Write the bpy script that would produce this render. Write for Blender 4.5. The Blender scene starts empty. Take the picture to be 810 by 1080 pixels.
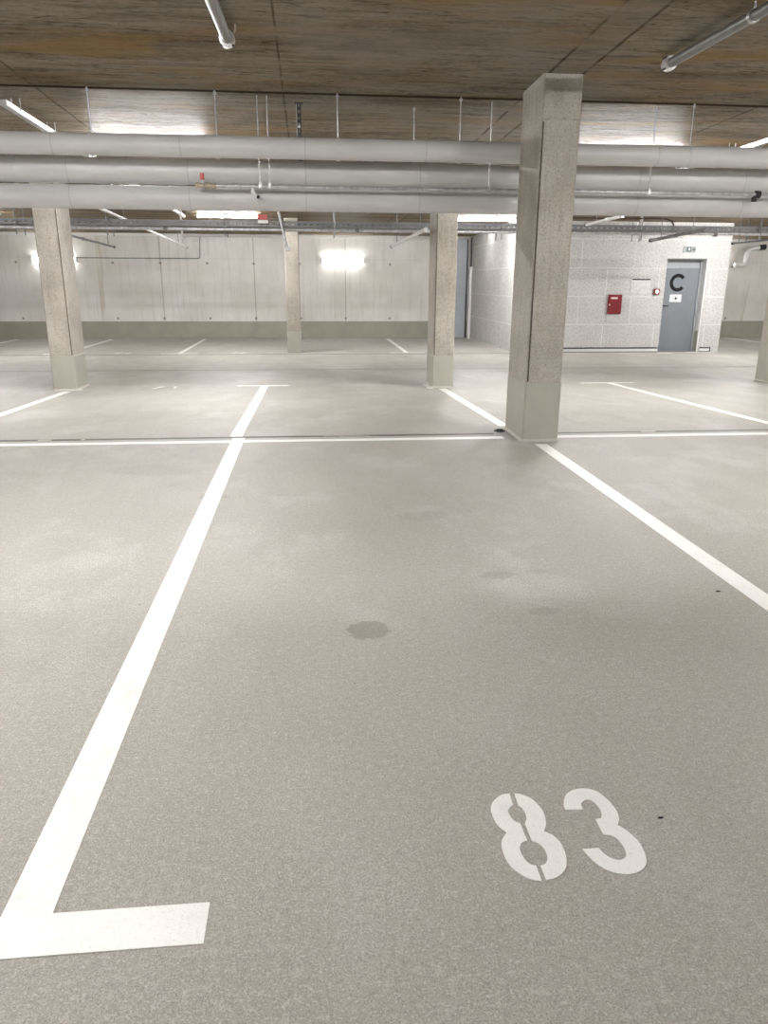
import bpy, bmesh, math, random
from mathutils import Vector, Matrix
random.seed(7)
S = bpy.context.scene
COL = S.collection
PI = math.pi

# ------------------------------------------------------------------ levels
def lerp(xs, ys, v):
    if v <= xs[0]: return ys[0]
    for a, b, c, d in zip(xs, xs[1:], ys, ys[1:]):
        if v <= b: return c + (d - c) * (v - a) / (b - a)
    return ys[-1]
FY = [-9.0, 6.6, 10.3, 16.6, 24.0]
FZ = [0.0, 0.0, -.12, -.245, -.245]
def zf(y): return lerp(FY, FZ, y)
def zc(y): return 2.75 - .0165 * (y - 6.04)
X0, X1, Y0, Y1 = -12.0, 16.0, -6.0, 21.8

# ------------------------------------------------------------------ materials
class NT:
    def __init__(s, name):
        s.m = bpy.data.materials.new(name); s.m.use_nodes = True
        s.t = s.m.node_tree; s.b = s.t.nodes['Principled BSDF']
        s.tc = None
    def n(s, typ, **kw):
        nd = s.t.nodes.new(typ)
        for k, v in kw.items():
            if k[0] == 'i' and k[1:].isdigit(): s.set(nd.inputs[int(k[1:])], v)
            elif k in nd.inputs: s.set(nd.inputs[k], v)
            else: setattr(nd, k, v)
        return nd
    def set(s, inp, v):
        if isinstance(v, bpy.types.NodeSocket): s.t.links.new(v, inp)
        elif isinstance(v, bpy.types.Node): s.t.links.new(v.outputs[0], inp)
        else: inp.default_value = v
    def pos(s):
        return s.n('ShaderNodeNewGeometry').outputs['Position']
    def objc(s):
        return s.n('ShaderNodeTexCoord').outputs['Object']
    def math(s, op, a, b=0.0, c=0.0):
        nd = s.n('ShaderNodeMath', operation=op); s.set(nd.inputs[0], a); s.set(nd.inputs[1], b); s.set(nd.inputs[2], c)
        return nd.outputs[0]
    def xyz(s, v):
        nd = s.n('ShaderNodeSeparateXYZ'); s.set(nd.inputs[0], v); return nd.outputs
    def scale(s, v, sc):
        nd = s.n('ShaderNodeVectorMath', operation='MULTIPLY'); s.set(nd.inputs[0], v); nd.inputs[1].default_value = sc
        return nd.outputs[0]
    def noise(s, v, scale, detail=3, rough=.55):
        nd = s.n('ShaderNodeTexNoise'); s.set(nd.inputs['Vector'], v)
        nd.inputs['Scale'].default_value = scale; nd.inputs['Detail'].default_value = detail; nd.inputs['Roughness'].default_value = rough
        return nd.outputs[0]
    def ramp(s, v, stops):
        nd = s.n('ShaderNodeValToRGB'); s.set(nd.inputs[0], v); e = nd.color_ramp.elements
        while len(e) < len(stops): e.new(.5)
        for el, (p, c) in zip(e, stops):
            el.position = p; el.color = (*c, 1) if len(c) == 3 else c
        return nd.outputs[0]
    def sm(s, v, a, b, lo=0.0, hi=1.0):
        nd = s.n('ShaderNodeMapRange', interpolation_type='SMOOTHSTEP'); s.set(nd.inputs[0], v)
        for k, x in zip((1, 2, 3, 4), (a, b, lo, hi)): nd.inputs[k].default_value = x
        return nd.outputs[0]
    def mix(s, f, a, b, mode='MIX'):
        nd = s.n('ShaderNodeMix', data_type='RGBA', blend_type=mode)
        s.set(nd.inputs[0], f)
        for i, x in ((6, a), (7, b)):
            s.set(nd.inputs[i], (*x, 1) if isinstance(x, tuple) and len(x) == 3 else x)
        return nd.outputs[2]
    def bump(s, h, strength=.3, dist=.01):
        nd = s.n('ShaderNodeBump'); s.set(nd.inputs['Height'], h)
        nd.inputs['Strength'].default_value = strength; nd.inputs['Distance'].default_value = dist
        s.t.links.new(nd.outputs[0], s.b.inputs['Normal'])
    def out(s, color=None, rough=None, metal=None, spec=None):
        if color is not None: s.set(s.b.inputs['Base Color'], (*color, 1) if isinstance(color, tuple) and len(color) == 3 else color)
        if rough is not None: s.set(s.b.inputs['Roughness'], rough)
        if metal is not None: s.set(s.b.inputs['Metallic'], metal)
        if spec is not None: s.set(s.b.inputs['Specular IOR Level'], spec)
        return s.m

def plain(name, col, rough=.5, metal=0.0, var=.08, sc=14.0, bump=0.0):
    a = NT(name); v = a.objc(); n = a.noise(v, sc, 4)
    c = a.mix(a.sm(n, .3, .7), tuple(x * (1 - var) for x in col), tuple(min(1, x * (1 + var)) for x in col))
    if bump: a.bump(a.noise(v, 90, 2), bump, .004)
    return a.out(c, rough, metal)

def spot(a, P, cx, cy, rx, ry, n, wob=.5):
    """an irregular stain at a fixed place on the floor, 0..1"""
    dx = a.math('DIVIDE', a.math('SUBTRACT', P[0], cx), rx); dy = a.math('DIVIDE', a.math('SUBTRACT', P[1], cy), ry)
    r = a.math('SQRT', a.math('ADD', a.math('MULTIPLY', dx, dx), a.math('MULTIPLY', dy, dy)))
    r = a.math('ADD', r, a.math('MULTIPLY', a.math('SUBTRACT', n, .5), wob))
    return a.sm(r, 1.0, .86)

def m_floor():
    a = NT('floor coating'); v = a.pos(); P = a.xyz(v)
    big = a.noise(v, .55, 3); mid = a.noise(a.scale(v, (1, .45, 1)), 2.6, 4, .6); fine = a.noise(v, 300, 2, .6); grain = a.noise(v, 150, 2, .5)
    c = a.mix(a.sm(big, .3, .7), (.385, .362, .322), (.440, .418, .378))
    c = a.mix(a.math('MULTIPLY', a.sm(mid, .48, .74), .5), c, (.50, .485, .455))
    c = a.mix(a.math('MULTIPLY', a.sm(fine, .58, .36), .40), c, (.15, .138, .118))
    c = a.mix(a.math('MULTIPLY', a.sm(grain, .52, .70), .42), c, (.66, .645, .615))
    c = a.mix(a.math('MULTIPLY', a.sm(grain, .46, .32), .30), c, (.20, .186, .16))
    coarse = a.noise(v, 48, 3, .7)
    c = a.mix(a.math('MULTIPLY', a.sm(coarse, .54, .66), .30), c, (.60, .585, .555))
    c = a.mix(a.math('MULTIPLY', a.sm(coarse, .46, .34), .30), c, (.23, .213, .182))
    wob = a.noise(v, 28, 3, .6); wob2 = a.noise(v, 9, 2)
    scuff_sheen = a.math('MULTIPLY', a.sm(a.noise(a.scale(v, (1, .7, 1)), 1.5, 5, .68), .50, .66), a.math('MULTIPLY', a.sm(grain, .42, .56), a.sm(P[1], 1.6, 3.4, .25, 1.0)))  # pale scuffs that also put the floor's reflective mottling into its colour
    c = a.mix(a.math('MULTIPLY', scuff_sheen, .42), c, (.66, .655, .64))
    st = spot(a, P, .196, 2.61, .088, .084, wob, .7)
    c = a.mix(a.math('MULTIPLY', st, .5), c, (.185, .168, .125))
    for (x, y, rx, ry, k) in ((.83, 3.12, .09, .05, .35), (1.02, 3.15, .07, .03, .2), (.93, 2.72, .07, .04, .25), (.62, 4.05, .16, .1, .2), (-1.05, 5.3, .4, .2, .15), (-.62, 4.55, .1, .06, .35), (-2.3, 5.2, .5, .15, .12)):
        c = a.mix(a.math('MULTIPLY', spot(a, P, x, y, rx, ry, wob, 1.5), k), c, (.2, .18, .14))
    # old water edges near the column and the drain
    ring = a.math('MULTIPLY', a.sm(a.noise(a.scale(v, (1, 1, 1)), 1.7, 5, .65), .60, .66), a.sm(P[1], 3.6, 5.2))
    c = a.mix(a.math('MULTIPLY', ring, .22), c, (.25, .23, .2))
    # crumbs of dirt
    vo = a.n('ShaderNodeTexVoronoi', Scale=7.0); a.set(vo.inputs['Vector'], v)
    pick = a.math('MULTIPLY', a.sm(vo.outputs['Distance'], .035, .02), a.math('GREATER_THAN', a.xyz(vo.outputs['Color'])[0], .8))
    c = a.mix(a.math('MULTIPLY', pick, .7), c, (.05, .045, .04))
    a.bump(a.math('ADD', a.math('MULTIPLY', fine, .5), grain), .6, .004)
    rough = a.math('ADD', .40, a.math('MULTIPLY', a.sm(mid, .35, .7), .18))
    return a.out(c, rough, 0, .38)

def m_line():
    a = NT('white road paint'); v = a.pos(); fine = a.noise(v, 240, 2, .6); mid = a.noise(v, 6, 4, .65); g = a.noise(v, 95, 2)
    c = a.mix(a.sm(mid, .5, .85), (.86, .85, .83), (.70, .68, .65))
    c = a.mix(a.math('MULTIPLY', a.sm(fine, .42, .3), .35), c, (.42, .40, .36))
    a.bump(a.math('ADD', a.math('MULTIPLY', fine, .5), g), .35, .003)
    return a.out(c, .42)

def m_ceiling():
    a = NT('formwork ceiling'); v = a.pos(); P = a.xyz(v)
    sv = a.scale(v, (.8, 5.0, 1)); streak = a.noise(sv, 2.2, 6, .68); sv2 = a.scale(v, (.4, 1.5, 1)); wide = a.noise(sv2, 1.6, 3, .5)
    blot = a.noise(v, .8, 4, .6); grain = a.noise(a.scale(v, (9, 40, 1)), 2.4, 5, .75)
    c = a.ramp(wide, [(.30, (.205, .166, .120)), (.46, (.275, .232, .176)), (.60, (.315, .280, .226)), (.72, (.245, .206, .157))])
    c = a.mix(a.sm(streak, .34, .6), a.mix(.42, c, (.06, .042, .026)), c)
    fstr = a.noise(a.scale(v, (3.2, 20, 1)), 2.0, 6, .78)
    c = a.mix(a.math('MULTIPLY', a.sm(fstr, .48, .34), .45), c, (.06, .044, .03))
    c = a.mix(a.math('MULTIPLY', a.sm(fstr, .56, .7), .35), c, (.30, .26, .20))
    crk = a.sm(a.math('ABSOLUTE', a.math('SUBTRACT', a.noise(a.scale(v, (.5, 4.2, 1)), 1.5, 4, .6), .5)), .014, .003)
    c = a.mix(a.math('MULTIPLY', crk, .6), c, (.035, .025, .017))
    spk = a.noise(a.scale(v, (1, 2.2, 1)), 26, 4, .75)
    c = a.mix(a.math('MULTIPLY', a.sm(spk, .54, .66), .35), c, (.38, .335, .27))
    c = a.mix(a.math('MULTIPLY', a.sm(spk, .46, .36), .4), c, (.07, .052, .036))
    # rust-coloured formwork stain bands
    band = a.math('MULTIPLY', a.sm(a.noise(a.scale(v, (.5, 1.5, 1)), 1.1, 4, .65), .50, .66), .65)
    c = a.mix(band, c, (.315, .200, .085))
    c = a.mix(a.math('MULTIPLY', a.sm(blot, .50, .68), .42), c, (.31, .285, .245))
    c = a.mix(a.math('MULTIPLY', a.sm(grain, .55, .70), .38), c, (.36, .32, .26))
    # board joints that run back along Y, the strip above the columns and one cross joint
    wob = a.math('MULTIPLY', a.math('SUBTRACT', a.noise(v, 5, 2), .5), .012)
    x = a.math('ADD', P[0], wob)
    j = None
    for xx, w in ((-2.11, .007), (-.165, .006), (1.795, .010), (2.05, .010), (3.9, .008), (5.9, .008), (-4.1, .008), (6.85, .01), (7.1, .01)):
        s_ = a.sm(a.math('ABSOLUTE', a.math('SUBTRACT', x, xx)), w * 1.8, w * .6)
        j = s_ if j is None else a.math('MAXIMUM', j, s_)
    yj = a.sm(a.math('ABSOLUTE', a.math('SUBTRACT', a.math('ADD', P[1], wob), 6.83)), .05, .02)
    for yy in (11.8, 16.8):
        yj = a.math('MAXIMUM', yj, a.sm(a.math('ABSOLUTE', a.math('SUBTRACT', a.math('ADD', P[1], wob), yy)), .03, .01))
    strip = a.math('MULTIPLY', a.math('GREATER_THAN', x, 1.795), a.math('LESS_THAN', x, 2.05))
    c = a.mix(a.math('MULTIPLY', strip, .35), c, (.24, .21, .17))
    joint = a.math('MAXIMUM', a.math('MULTIPLY', a.math('MULTIPLY', j, a.sm(a.noise(v, 3.5, 3), .3, .6)), .75), yj)
    c = a.mix(a.math('MULTIPLY', joint, .85), c, (.022, .016, .011))
    h = a.math('ADD', a.math('MULTIPLY', fstr, .8), a.math('MULTIPLY', grain, .35))
    a.bump(h, .55, .012)
        # the slab beyond the cross joint was cast against smoother boards
    smooth = a.math('MULTIPLY', a.sm(P[1], 6.86, 7.0), a.math('SUBTRACT', 1.0, joint))
    return a.out(c, a.math('ADD', .34, a.math('MULTIPLY', fstr, .3)), 0, a.math('MULTIPLY', a.math('MULTIPLY', a.sm(fstr, .40, .62), smooth), .0075))

def m_column():
    a = NT('raw column concrete'); v = a.pos(); P = a.xyz(v)
    gr = a.noise(a.scale(v, (9, 9, .8)), 3, 5, .7); sp = a.noise(v, 62, 4, .75); b = a.noise(v, 2.3, 4, .6); fi = a.noise(v, 160, 2)
    c = a.mix(a.sm(b, .3, .7), (.355, .328, .285), (.475, .445, .395))
    c = a.mix(a.math('MULTIPLY', a.sm(gr, .45, .72), .5), c, (.31, .26, .20))
    c = a.mix(a.math('MULTIPLY', a.sm(sp, .52, .65), .6), c, (.17, .14, .105))
    c = a.mix(a.math('MULTIPLY', a.sm(sp, .44, .34), .5), c, (.60, .555, .49))
    ed = a.noise(a.scale(v, (7, 7, 1.2)), 1.6, 4, .7)
    c = a.mix(a.math('MULTIPLY', a.sm(ed, .60, .72), .55), c, (.15, .125, .09))
    c = a.mix(a.math('MULTIPLY', a.sm(fi, .6, .75), .35), c, (.60, .55, .48))
    vo = a.n('ShaderNodeTexVoronoi', Scale=13.0); a.set(vo.inputs['Vector'], v)
    hole = a.math('MULTIPLY', a.sm(vo.outputs['Distance'], .10, .06), a.math('GREATER_THAN', a.xyz(vo.outputs['Color'])[0], .86))
    c = a.mix(a.math('MULTIPLY', hole, .8), c, (.09, .07, .05))
    a.bump(a.math('SUBTRACT', a.math('ADD', sp, a.math('MULTIPLY', gr, .6)), hole), .4, .006)
    return a.out(c, .75)

def m_wall():
    a = NT('wall concrete'); v = a.pos(); P = a.xyz(v)
    stv = a.noise(a.scale(v, (5, 5, .35)), 2.0, 5, .65); b = a.noise(v, .9, 4, .6); fi = a.noise(v, 40, 3, .7)
    c = a.mix(a.sm(b, .3, .7), (.66, .635, .595), (.78, .765, .735))
    c = a.mix(a.math('MULTIPLY', a.sm(stv, .48, .72), .32), c, (.42, .38, .32))
    c = a.mix(a.math('MULTIPLY', a.sm(fi, .58, .72), .3), c, (.36, .32, .27))
    rust = a.math('MULTIPLY', a.sm(a.noise(a.scale(v, (3.5, 1, .25)), 1.3, 3), .66, .74), .35)
    c = a.mix(rust, c, (.42, .31, .18))
    fx = a.math('ABSOLUTE', a.math('SUBTRACT', a.math('FRACT', a.math('DIVIDE', a.math('ADD', P[0], 28.97), 2.5)), .5))
    jx = a.sm(a.math('MULTIPLY', a.math('SUBTRACT', .5, fx), 2.5), .022, .008)
    jz = a.sm(a.math('ABSOLUTE', a.math('SUBTRACT', P[2], 1.86)), .02, .006)
    jt = a.math('MAXIMUM', a.math('MULTIPLY', jx, .42), a.math('MULTIPLY', jz, .08))
    hx = a.math('MULTIPLY', a.math('SUBTRACT', a.math('FRACT', a.math('DIVIDE', a.math('ADD', P[0], 29.6), 1.25)), .5), 1.25)
    dots = None
    for zz in (.29, 1.74):
        dz = a.math('SUBTRACT', P[2], zz)
        d = a.math('SQRT', a.math('ADD', a.math('MULTIPLY', hx, hx), a.math('MULTIPLY', dz, dz)))
        s_ = a.sm(d, .042, .024)
        dots = s_ if dots is None else a.math('MAXIMUM', dots, s_)
    c = a.mix(jt, c, (.17, .145, .11))
    c = a.mix(a.math('MULTIPLY', dots, .7), c, (.10, .08, .06))
    a.bump(a.math('SUBTRACT', a.math('ADD', stv, fi), a.math('ADD', jt, dots)), .25, .006)
    return a.out(c, .6)

def m_block():
    a = NT('white acoustic board'); v = a.pos(); P = a.xyz(v)
    w = a.noise(v, 30, 5, .8); w2 = a.noise(a.scale(v, (1, 1, 2)), 26, 4, .7); b = a.noise(v, 1.4, 3)
    c = a.mix(a.sm(b, .3, .7), (.56, .55, .54), (.63, .62, .61))
    c = a.mix(a.math('MULTIPLY', a.sm(w, .47, .6), .7), c, (.30, .29, .28))
    c = a.mix(a.math('MULTIPLY', a.sm(w2, .55, .7), .35), c, (.50, .48, .46))
    br = a.n('ShaderNodeTexBrick', Scale=1.0); br.offset = .5
    cmb = a.n('ShaderNodeCombineXYZ'); a.set(cmb.inputs[0], a.math('ADD', a.math('ADD', P[0], P[1]), .13)); a.set(cmb.inputs[1], a.math('ADD', P[2], .235))
    a.set(br.inputs['Vector'], cmb.outputs[0])
    for k, x in (('Mortar Size', .012), ('Mortar Smooth', .2), ('Brick Width', 1.22), ('Row Height', .61)): br.inputs[k].default_value = x
    c = a.mix(a.math('MULTIPLY', br.outputs['Fac'], .6), c, (.74, .735, .73))
    a.bump(a.math('SUBTRACT', w, a.math('MULTIPLY', br.outputs['Fac'], .5)), .5, .01)
    return a.out(c, .85)

def m_pipe():
    a = NT('grey pipe jacket'); v = a.objc(); P = a.xyz(v)
    n = a.noise(a.scale(v, (.6, 3, 3)), 3, 3); fi = a.noise(v, 30, 3)
    c = a.mix(a.sm(n, .3, .7), (.55, .548, .542), (.61, .608, .602))
    fx = a.math('ABSOLUTE', a.math('SUBTRACT', a.math('FRACT', a.math('DIVIDE', P[0], 1.0)), .5))
    seam = a.sm(a.math('SUBTRACT', .5, fx), .006, .002)
    c = a.mix(a.math('MULTIPLY', seam, .45), c, (.3, .3, .3))
    a.bump(a.math('SUBTRACT', a.math('MULTIPLY', fi, .1), seam), .15, .004)
    return a.out(c, .42)

def m_galv():
    a = NT('galvanised steel'); v = a.objc(); n = a.noise(v, 22, 3, .6)
    c = a.mix(a.sm(n, .35, .65), (.42, .425, .43), (.60, .61, .62))
    return a.out(c, a.math('ADD', .28, a.math('MULTIPLY', n, .18)), .55)

def emit(name, col, st):
    a = NT(name); a.set(a.b.inputs['Emission Color'], (*col, 1)); a.b.inputs['Emission Strength'].default_value = st
    return a.out((.9, .9, .9), .4)

M = dict(
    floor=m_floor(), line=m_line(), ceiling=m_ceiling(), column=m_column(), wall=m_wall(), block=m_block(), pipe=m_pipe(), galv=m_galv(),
    band=plain('grey green wall paint', (.345, .335, .275), .5, var=.06, sc=3),
    base=plain('grey green base paint', (.400, .392, .335), .42, var=.04, sc=5, bump=.1),
    dark=plain('dark joint filler', (.10, .092, .078), .5, var=.25, sc=9),
    joint=plain('grey joint filler', (.23, .215, .185), .45, var=.25, sc=6),
    seam=plain('dark seam', (.085, .068, .048), .8, var=.3, sc=30),
    black=plain('black rubber', (.014, .014, .015), .5),
    white=plain('white plastic', (.80, .80, .79), .4, var=.02),
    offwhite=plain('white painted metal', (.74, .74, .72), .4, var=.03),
    steel=plain('dull dark steel', (.21, .215, .22), .42, .4, var=.2),
    darksteel=plain('blackened steel', (.045, .047, .05), .45, .6),
    red=plain('fire red enamel', (.20, .010, .016), .35, var=.05),
    redcap=plain('red plastic handle', (.46, .03, .02), .4),
    orange=plain('orange red box', (.55, .12, .06), .5),
    door=plain('grey door enamel', (.195, .212, .235), .45, var=.04, sc=4),
    frame=plain('grey frame enamel', (.33, .345, .36), .4, var=.04),
    panel=plain('pale blue grey sheet', (.43, .46, .50), .5, var=.05),
    letter=plain('black vinyl', (.006, .006, .007), .9),
    sign=plain('sign white', (.82, .83, .84), .4, var=.02),
    signgrey=plain('sign grey', (.24, .265, .265), .45, var=.04),
    signink=plain('sign ink', (.035, .07, .06), .5),
    paleink=plain('pale plan ink', (.40, .40, .385), .6),
    lowbox=plain('pale grey panel', (.50, .50, .49), .6),
    tray=plain('zinc plated tray sheet', (.19, .195, .20), .45, .15, var=.1),
    brass=plain('worn brass', (.40, .34, .25), .4, .4),
    grime=plain('caulk bead', (.47, .45, .40), .6),
    lamp=emit('lamp diffuser', (1.0, .992, .985), 23.0),
    softlamp=emit('dimmed lamp diffuser', (1.0, .992, .985), 2.2),
    walllamp=emit('wall lamp diffuser', (1.0, .99, .98), 2.8),
)

# ------------------------------------------------------------------ mesh tools
def ortho(d):
    d = d.normalized(); a = Vector((0, 0, 1)) if abs(d.z) < .9 else Vector((1, 0, 0))
    u = d.cross(a).normalized(); return u, d.cross(u).normalized()
def obj(name, bm, mat, parent=None, smooth=False, loc=None, label=None):
    bmesh.ops.recalc_face_normals(bm, faces=bm.faces)
    me = bpy.data.meshes.new(name); bm.to_mesh(me); bm.free()
    me.materials.append(M[mat] if isinstance(mat, str) else mat)
    if smooth:
        for p in me.polygons: p.use_smooth = True
        if smooth is not True: me.set_sharp_from_angle(angle=math.radians(smooth))
    o = bpy.data.objects.new(name, me); COL.objects.link(o)
    if parent: o.parent = parent
    if loc is not None: o.location = loc
    if label: o['label'] = label
    return o
def root(name, label, cat, loc=(0, 0, 0), group=None):
    o = bpy.data.objects.new(name, None); COL.objects.link(o); o.empty_display_size = .1
    o.location = loc; return tag(o, label, cat, group)
def tag(o, label, cat, group=None):
    o['label'] = label; o['category'] = cat; o['kind'] = 'thing'
    if group: o['group'] = group
    return o
def struct(o, label=None):
    o['kind'] = 'structure'
    if label: o['label'] = label
    return o
def box(x0, x1, y0, y1, z0, z1, bev=0.0, bm=None):
    b = bm or bmesh.new()
    vs = [b.verts.new((x, y, z)) for x in (x0, x1) for y in (y0, y1) for z in (z0, z1)]
    fs = []
    for q in ((0, 1, 3, 2), (4, 6, 7, 5), (0, 4, 5, 1), (2, 3, 7, 6), (0, 2, 6, 4), (1, 5, 7, 3)): fs.append(b.faces.new([vs[i] for i in q]))
    if bev:
        es = list({e for f in fs for e in f.edges})
        bmesh.ops.bevel(b, geom=es, offset=bev, segments=2, profile=.5, affect='EDGES')
    return b
def tube(pts, r, n=14, bm=None, caps=True):
    b = bm or bmesh.new(); pts = [Vector(p) for p in pts]; rings = []
    rr = r if isinstance(r, (list, tuple)) else [r] * len(pts)
    d0 = (pts[1] - pts[0]).normalized(); u, w = ortho(d0)
    for i, p in enumerate(pts):
        d = (pts[min(i + 1, len(pts) - 1)] - pts[max(i - 1, 0)]).normalized()
        u = (u - d * u.dot(d)).normalized(); w = d.cross(u)
        rings.append([b.verts.new(p + (u * math.cos(2 * PI * k / n) + w * math.sin(2 * PI * k / n)) * rr[i]) for k in range(n)])
    for a, c in zip(rings, rings[1:]):
        for k in range(n): b.faces.new((a[k], a[(k + 1) % n], c[(k + 1) % n], c[k]))
    if caps: b.faces.new(rings[0][::-1]); b.faces.new(rings[-1])
    return b
def ringed(axis_pts, radii, n=14): return tube(axis_pts, radii, n)
def prism(poly, frame, depth):
    """poly: 2D points; frame: f(u, v, t) -> point, extruded t = 0..depth"""
    b = bmesh.new()
    lo = [b.verts.new(frame(u, v, 0)) for u, v in poly]; hi = [b.verts.new(frame(u, v, depth)) for u, v in poly]
    b.faces.new(lo[::-1]); b.faces.new(hi)
    for i in range(len(poly)): b.faces.new((lo[i], lo[(i + 1) % len(poly)], hi[(i + 1) % len(poly)], hi[i]))
    bmesh.ops.triangulate(b, faces=[f for f in b.faces if len(f.verts) > 4])
    return b
def thick(bm, vec):
    """give an open sheet a back side and rims"""
    vec = Vector(vec); fs = bm.faces[:]; es = [e for e in bm.edges if len(e.link_faces) == 1]
    cp = {v: bm.verts.new(v.co + vec) for v in bm.verts[:]}
    for f in fs: bm.faces.new([cp[v] for v in reversed(f.verts)])
    for e in es:
        a, c = e.verts; bm.faces.new((a, c, cp[c], cp[a]))
def spline(pts, k=5):
    """closed outline; points flagged 1 are corners"""
    n = len(pts); out = []
    for i in range(n):
        p0, p1, p2, p3 = pts[i - 1], pts[i], pts[(i + 1) % n], pts[(i + 2) % n]
        a = Vector(p1[:2]); b = Vector(p2[:2])
        ma = (b - a) if p1[2] else (b - Vector(p0[:2])) * .5
        mb = (b - a) if p2[2] else (Vector(p3[:2]) - a) * .5
        if p1[2] and p2[2]: out.append(tuple(a)); continue
        for s in range(k):
            t = s / k; t2, t3 = t * t, t * t * t
            q = a * (2 * t3 - 3 * t2 + 1) + ma * (t3 - 2 * t2 + t) + b * (-2 * t3 + 3 * t2) + mb * (t3 - t2)
            out.append((q.x, q.y))
    return out

# ------------------------------------------------------------------ the room
b = bmesh.new()
rows = []
ys = [Y0 - .3, 0, 3.3, 6.6, 8.45, 10.3, 13.45, 16.6, 19.2, Y1 + .3]
for y in ys: rows.append([b.verts.new((x, y, zf(y))) for x in (X0 - .3, X1 + .3)] + [b.verts.new((x, y, zf(y) - .2)) for x in (X1 + .3, X0 - .3)])
for p, q in zip(rows, rows[1:]):
    for k in range(4): b.faces.new((p[k], p[(k + 1) % 4], q[(k + 1) % 4], q[k]))
b.faces.new(rows[0]); b.faces.new(rows[-1][::-1])
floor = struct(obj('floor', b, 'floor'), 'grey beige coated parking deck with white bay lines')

b = bmesh.new()
rows = []
for y in (Y0 - .3, 6, Y1 + .3): rows.append([b.verts.new((x, y, zc(y))) for x in (X0 - .3, X1 + .3)] + [b.verts.new((x, y, zc(y) + .25)) for x in (X1 + .3, X0 - .3)])
for p, q in zip(rows, rows[1:]):
    for k in range(4): b.faces.new((p[k], p[(k + 1) % 4], q[(k + 1) % 4], q[k]))
b.faces.new(rows[0]); b.faces.new(rows[-1][::-1])
ceiling = struct(obj('ceiling', b, 'ceiling'), 'brown stained board-marked concrete ceiling')

def wall(name, x0, x1, y0, y1, mat='wall', label=None):
    bm = bmesh.new()
    lo = [(x0, y0), (x1, y0), (x1, y1), (x0, y1)]
    bt = [bm.verts.new((x, y, -.4)) for x, y in lo]; tp = [bm.verts.new((x, y, zc(y) + .05)) for x, y in lo]
    bm.faces.new(bt[::-1]); bm.faces.new(tp)
    for i in range(4): bm.faces.new((bt[i], bt[(i + 1) % 4], tp[(i + 1) % 4], tp[i]))
    return struct(obj(name, bm, mat), label)
wall_far = wall('wall_far', X0 - .25, X1 + .25, Y1, Y1 + .25, label='pale concrete far wall with panel joints and a grey green painted foot')
wall_left = wall('wall_left', X0 - .25, X0, Y0, Y1)
wall_right = wall('wall_right', X1, X1 + .25, Y0, Y1)
wall_back = wall('wall_back', X0 - .25, X1 + .25, Y0 - .25, Y0)
# painted foot of the far wall on both sides of the stairwell
obj('painted_band', box(X0, 4.5, Y1 - .006, Y1 + .01, -.27, .21), 'band', wall_far, label='grey green painted foot of the far wall')
obj('painted_band', box(9.5, X1, Y1 - .006, Y1 + .01, -.27, .215), 'band', wall_far, label='grey green painted foot of the far wall behind the stairwell')

struct(obj('wall_glow_strip', box(X0, X1, Y1 - .05, Y1 - .002, 2.425, zc(Y1) + .01, .004), 'offwhite'), 'pale strip painting in the reflected glow along the top of the far wall')  # pale strip stands in for the wall's bright reflection in the ceiling
# stairwell block: front wall with the door opening, two side walls
BX0, BX1, BY = 4.52, 9.49, 17.0
DX0, DX1, DZ = 8.03, 9.0, 1.815
bm = bmesh.new()
def addbox(*a): box(*a, bm=bm)
top = zc(BY) + .05
addbox(BX0, DX0, BY, BY + .25, -.4, top); addbox(DX1, BX1, BY, BY + .25, -.4, top); addbox(DX0, DX1, BY, BY + .25, DZ, top)
struct(obj('wall_stairwell', bm, 'block'), 'white acoustic-board front of the stairwell with the grey door')
struct(obj('wall_stairwell_left', box(BX0, BX0 + .22, BY + .25, Y1, -.4, top), 'block'), 'white acoustic-board side of the stairwell')
struct(obj('wall_stairwell_right', box(BX1 - .22, BX1, BY + .25, Y1, -.4, top), 'block'))
# kick rails at the foot of the stairwell front
def kick(name, x0, x1):
    r = struct(obj(name, box(x0, x1, BY - .045, BY, -.232, -.165, .004), 'white'), 'white kick rail between black rubber edges')
    obj('rubber_edge', box(x0 - .004, x1 + .004, BY - .055, BY, -.165, -.142, .003), 'black', r, label='black upper rubber edge')
    obj('rubber_edge', box(x0 - .004, x1 + .004, BY - .055, BY, -.247, -.232, .003), 'black', r, label='black lower rubber edge')
    return r
kick('trim_1', 4.62, 7.99)
k2 = kick('trim_2', 9.03, 9.26)
obj('end_cap', box(9.256, 9.275, BY - .055, BY, -.247, -.142, .003), 'black', k2, label='black end cap')

# door 1 with its letter
door = bpy.data.objects.new('door_1', None); COL.objects.link(door); door.location = (8.5, 17.2, -.245)
struct(door, 'grey steel stairwell door marked with a large black C')
def dp(o):                      # keep world coordinates under the door's empty
    o.parent = door; o.matrix_parent_inverse = Matrix.Translation(-Vector(door.location)); return o
LY = 17.2
dp(obj('door_leaf', box(8.05, 8.915, LY, LY + .05, -.235, 1.585, .004), 'door'))
dp(obj('transom_panel', box(8.05, 8.915, LY + .01, LY + .05, 1.592, 1.775, .004), 'frame', label='lighter grey panel above the door leaf'))
bm = box(8.03, 8.05, LY - .03, LY + .05, -.245, 1.815); box(8.915, 8.965, LY - .03, LY + .05, -.245, 1.815, bm=bm); box(8.05, 8.915, LY - .03, LY + .05, 1.775, 1.815, bm=bm)
dp(obj('door_frame', bm, 'frame'))
dp(obj('reveal_lining', box(8.968, 8.998, BY + .005, LY + .04, -.245, 1.812, .003), 'offwhite', label='pale lining of the door recess'))
dp(obj('painted_reveal_foot', box(8.955, 8.9675, BY + .01, LY - .03, -.245, .22, .002), 'band', label='grey green painted foot of the door recess'))
dp(obj('reveal_lining', box(8.03, 8.998, BY + .005, LY - .03, 1.80, 1.813, .002), 'frame', label='grey head of the door recess'))
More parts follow.
